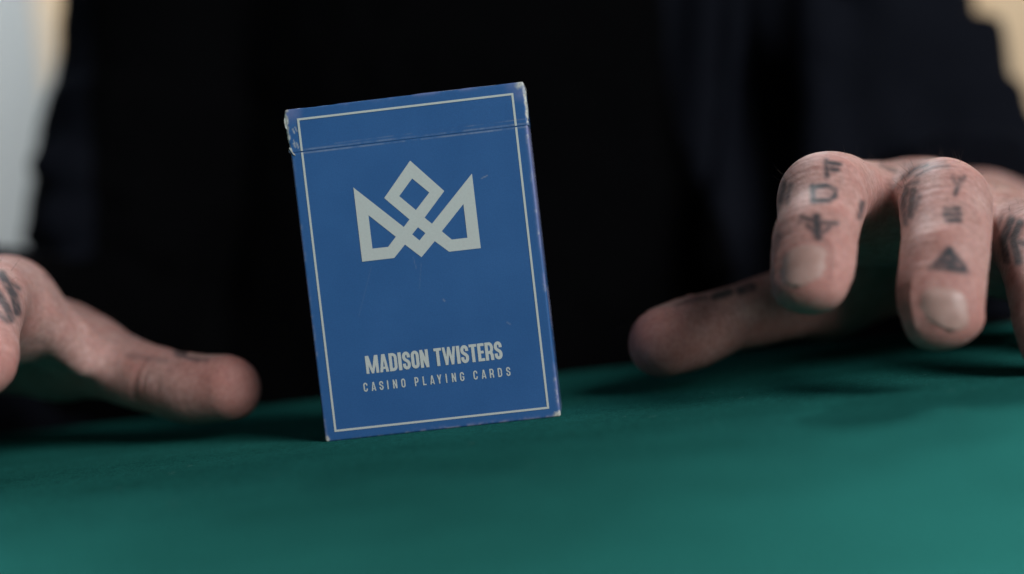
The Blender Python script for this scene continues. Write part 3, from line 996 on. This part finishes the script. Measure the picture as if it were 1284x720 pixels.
for j in joins:
    es = [e for e in bm.edges if e.is_boundary and ((e.verts[0].co+e.verts[1].co)/2-Vector(j)).length < .06]
    bmesh.ops.bridge_loops(bm, edges=es)
me = bpy.data.meshes.new('body')
bm.to_mesh(me); bm.free()
smooth(me)
pbody = link('body', me, M_skin, per)

# fingernails, curved plates set in their folds
from mathutils.bvhtree import BVHTree
def nail(d, tree):
    a0, hl, hw = d.nail
    NU, NV = 17, 15
    V = []
    T, Dn = d.T[-4], d.Dn[-4]
    S = d.side if d.S[-4] @ d.side > 0 else -d.side
    S = norm(S-Dn*(S @ Dn))
    for v in np.linspace(-1, 1, NV):
        t = a0+v*hl
        P = np.array([np.interp(t, d.arc, d.P[:, q]) for q in range(3)])
        if t > d.arc[-1]: P = P+d.T[-1]*(t-d.arc[-1])
        for u in np.linspace(-1, 1, NU):
            x = u*hw*max(.12, (1-abs(v)**3.2)**(1/3.2))
            o = P+S*x+Dn*.02
            hit = tree.ray_cast(Vector(o), Vector(-Dn), .04)[0]
            h = np.array(hit) if hit else P+S*x
            e = max(abs(u), abs(v) if v < 0 else 0)
            V.append(h+Dn*(.00034-.00052*max(0, e-.55)/.45))
    V = np.array(V).reshape(NV, NU, 3)
    for k in range(2):                                    # even out the skin relief under the plate
        W = V.copy()
        W[1:-1, 1:-1] = (V[:-2, 1:-1]+V[2:, 1:-1]+V[1:-1, :-2]+V[1:-1, 2:]+2*V[1:-1, 1:-1])/6
        V = W
    V = V.reshape(-1, 3)
    i = np.arange(NV-1)[:, None]*NU; j = np.arange(NU-1)[None]
    Q = np.stack([i+j, i+j+1, i+NU+j+1, i+NU+j], -1).reshape(-1, 4)
    m = np_mesh('fingernail', V, Q)
    b2 = bmesh.new(); b2.from_mesh(m)
    c = sum((f.normal for f in b2.faces), Vector())
    if c.dot(Vector(Dn)) < 0: bmesh.ops.reverse_faces(b2, faces=b2.faces)
    bmesh.ops.solidify(b2, geom=list(b2.faces), thickness=.0005)
    b2.to_mesh(m); b2.free()
    smooth(m)
    return link('fingernail', m, M_nail, pbody)
for (V, Q, *_), DD in zip(hands, (RD, LD)):
    for d in DD:
        tip = d.P[-1]
        keep = (np.linalg.norm(V-tip, axis=1) < .035)[Q].all(1)
        nail(d, BVHTree.FromPolygons(V.tolist(), Q[keep].tolist()))

# short dark hairs on the backs of the hands and the first finger joints
def hairs(hand, digits, wrist, n):
    V, Q, F, I, Nn = hand
    zz = proj(V)[2]
    ok = np.where((Nn[:, 2] > .45) & (zz > 408) & (zz < 540) & (noise3(V*90) > -.1))[0]
    pick = rng.choice(ok, n)
    VV, QQ = [], []
    fwd = norm(np.mean([d.P[0] for d in digits[:4]], 0)-wrist)
    for p in pick:
        o = V[p]-Nn[p]*.0002
        L = .0025+.0045*rng.random()
        dr = norm(Nn[p]*(.35+.6*rng.random())+fwd*.7+rng.normal(0, .35, 3))
        bend = -np.array([0, 0, 1.])*.1+fwd*.15
        r0 = .000045
        a = norm(np.cross(dr, [.3, .5, .8])); b_ = np.cross(dr, a)
        base = len(VV)
        for s in range(4):
            c = o+dr*L*s/3+bend*L*(s/3)**2*.5
            rr = r0*(1-.8*s/3)
            for k in range(3):
                an = 2*math.pi*k/3
                VV.append(c+rr*(a*math.cos(an)+b_*math.sin(an)))
        for s in range(3):
            for k in range(3):
                k2 = (k+1) % 3
                QQ.append((base+3*s+k, base+3*s+k2, base+3*s+3+k2, base+3*s+3+k))
    return VV, QQ
H1, G1 = hairs(hands[0], RD, R_wrist, 230)
H2, G2 = hairs(hands[1], LD, L_wrist, 160)
hm = np_mesh('hand_hair', np.array(H1+H2), np.array(list(G1)+[tuple(k+len(H1) for k in q) for q in G2]))
tag(link('hand_hair', hm, M_hair, pbody), kind='stuff')

# jacket: trunk and sleeves with folds
gj = Grid((-.44, .06, -.34), (.46, .60, .56), .0035, far=.03)
trunk(gj, 0)
def tube(a, b_, ra, rb, k=.012):
    s = norm(np.cross(b_-a, [.1, .9, .3])); dd = np.cross(s, norm(b_-a))
    gj.cone(a, b_, s, s, dd, dd, (ra, ra), (rb, rb), k=k, pad=.03)
def drum(a, b_, ra, rb, rnd=.006, k=.006):
    """sleeve roll: cylinder with a hard upper hem"""
    R = max(ra, rb)+.03
    sl, ax = gj.sub(np.minimum(a, b_)-R, np.maximum(a, b_)+R)
    G = np.stack(np.meshgrid(*ax, indexing='ij'), -1)-a
    u = b_-a; L = np.linalg.norm(u); u = u/L
    t = G@u; rad = np.linalg.norm(G-t[..., None]*u, axis=-1)
    rr = ra+(rb-ra)*np.clip(t/L, 0, 1)
    dx = rad-rr+rnd; dy = np.abs(t-L/2)-L/2+rnd
    gj.merge(sl, (np.minimum(np.maximum(dx, dy), 0)+np.hypot(np.maximum(dx, 0), np.maximum(dy, 0))-rnd).astype(np.float32), k)
for sx, wr, el in ((1, R_wrist, R_elbow), (-1, L_wrist, L_elbow)):
    sh = shoulder(sx)
    fa = norm(el-wr)
    tube(el, wr+fa*.014, .052 if sx > 0 else .045, .036)
    if sx > 0:
        m0 = at(1076, 0, 770)
        tube(sh, m0, .070, .050); tube(m0, at(1128, 190, 748), .050, .046); tube(at(1128, 190, 748), el, .046, .052)
        drum(at(1116, 56, 752), at(1158, 235, 742), .0525, .047, .004, .003)
    else:
        m0 = at(215, 0, 770)
        tube(sh, m0, .070, .050); tube(m0, at(175, 250, 748), .050, .046); tube(at(175, 250, 748), el, .046, .045)
        drum(at(190, 126, 752), at(156, 335, 745), .049, .050)
# hanging folds of the jacket front
for x0, x1, D0, r in ((1098, 1092, 702, .012), (1010, 1035, 690, .009), (930, 900, 686, .006)):
    tube(at(x0, -160, D0+10), at(x1, 330, D0), r, r*1.3, k=.018)
for p0, p1, r in (((1122, 150, 702), (1262, 118, 712), .009), ((1130, 215, 695), (1280, 168, 708), .010), ((1128, 10, 728), (1205, 44, 732), .009),
                  ((60, 205, 705), (165, 250, 698), .009), ((70, 280, 700), (190, 310, 692), .010)):
    tube(at(*p0), at(*p1), r, r*.8, k=.012)
X = np.stack(np.meshgrid(*[gj.lo[k]+np.arange(gj.n[k])*gj.h for k in range(3)], indexing='ij'), -1).astype(np.float32)
near = np.abs(gj.f) < .025
P = X[near]
gj.f[near] += (.0035*noise3(P*[14, 14, 9])+.0030*noise3(P*[30, 30, 24]+5)+.0012*noise3(P*80)).astype(np.float32)
# cuffs cut square, sleeves resting on the felt
for wr, el in ((R_wrist, R_elbow), (L_wrist, L_elbow)):
    fa = norm(el-wr)
    m = np.linalg.norm(X-wr.astype(np.float32), axis=-1) < .075
    gj.f[m] = np.maximum(gj.f[m], -((X[m]-(wr+fa*.012)) @ fa))
m = X[..., 1] < TY1+.012
gj.f[m] = np.maximum(gj.f[m], .0015-X[..., 2][m])
Vj, Qj = gj.surface()
Vj = relax(Vj, Qj, 3)
# middle and left of the jacket front: shade put into a darker cloth colour
M_shaded_cloth, nt, b = mat('shaded_black_cloth', .95, .02)
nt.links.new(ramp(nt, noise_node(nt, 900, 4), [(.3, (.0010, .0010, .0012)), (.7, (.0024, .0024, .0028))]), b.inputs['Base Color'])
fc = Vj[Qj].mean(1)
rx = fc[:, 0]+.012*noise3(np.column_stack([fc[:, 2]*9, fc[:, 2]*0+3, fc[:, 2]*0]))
in_shade = (rx > -.172) & (rx < .098) & (fc[:, 1] < .40) & (fc[:, 2] < .40)
in_shade &= np.abs(fc[:, 0]-TC[0]) < .175
def part_of(mask):
    q = Qj[mask]; u, inv = np.unique(q, return_inverse=True)
    return Vj[u], inv.reshape(-1, 4)
sm = np_mesh('shaded_front', *part_of(in_shade))
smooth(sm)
link('shaded_front', sm, M_shaded_cloth, per)
jm = np_mesh('jacket', *part_of(~in_shade))
smooth(jm)
link('jacket', jm, M_cloth, per)
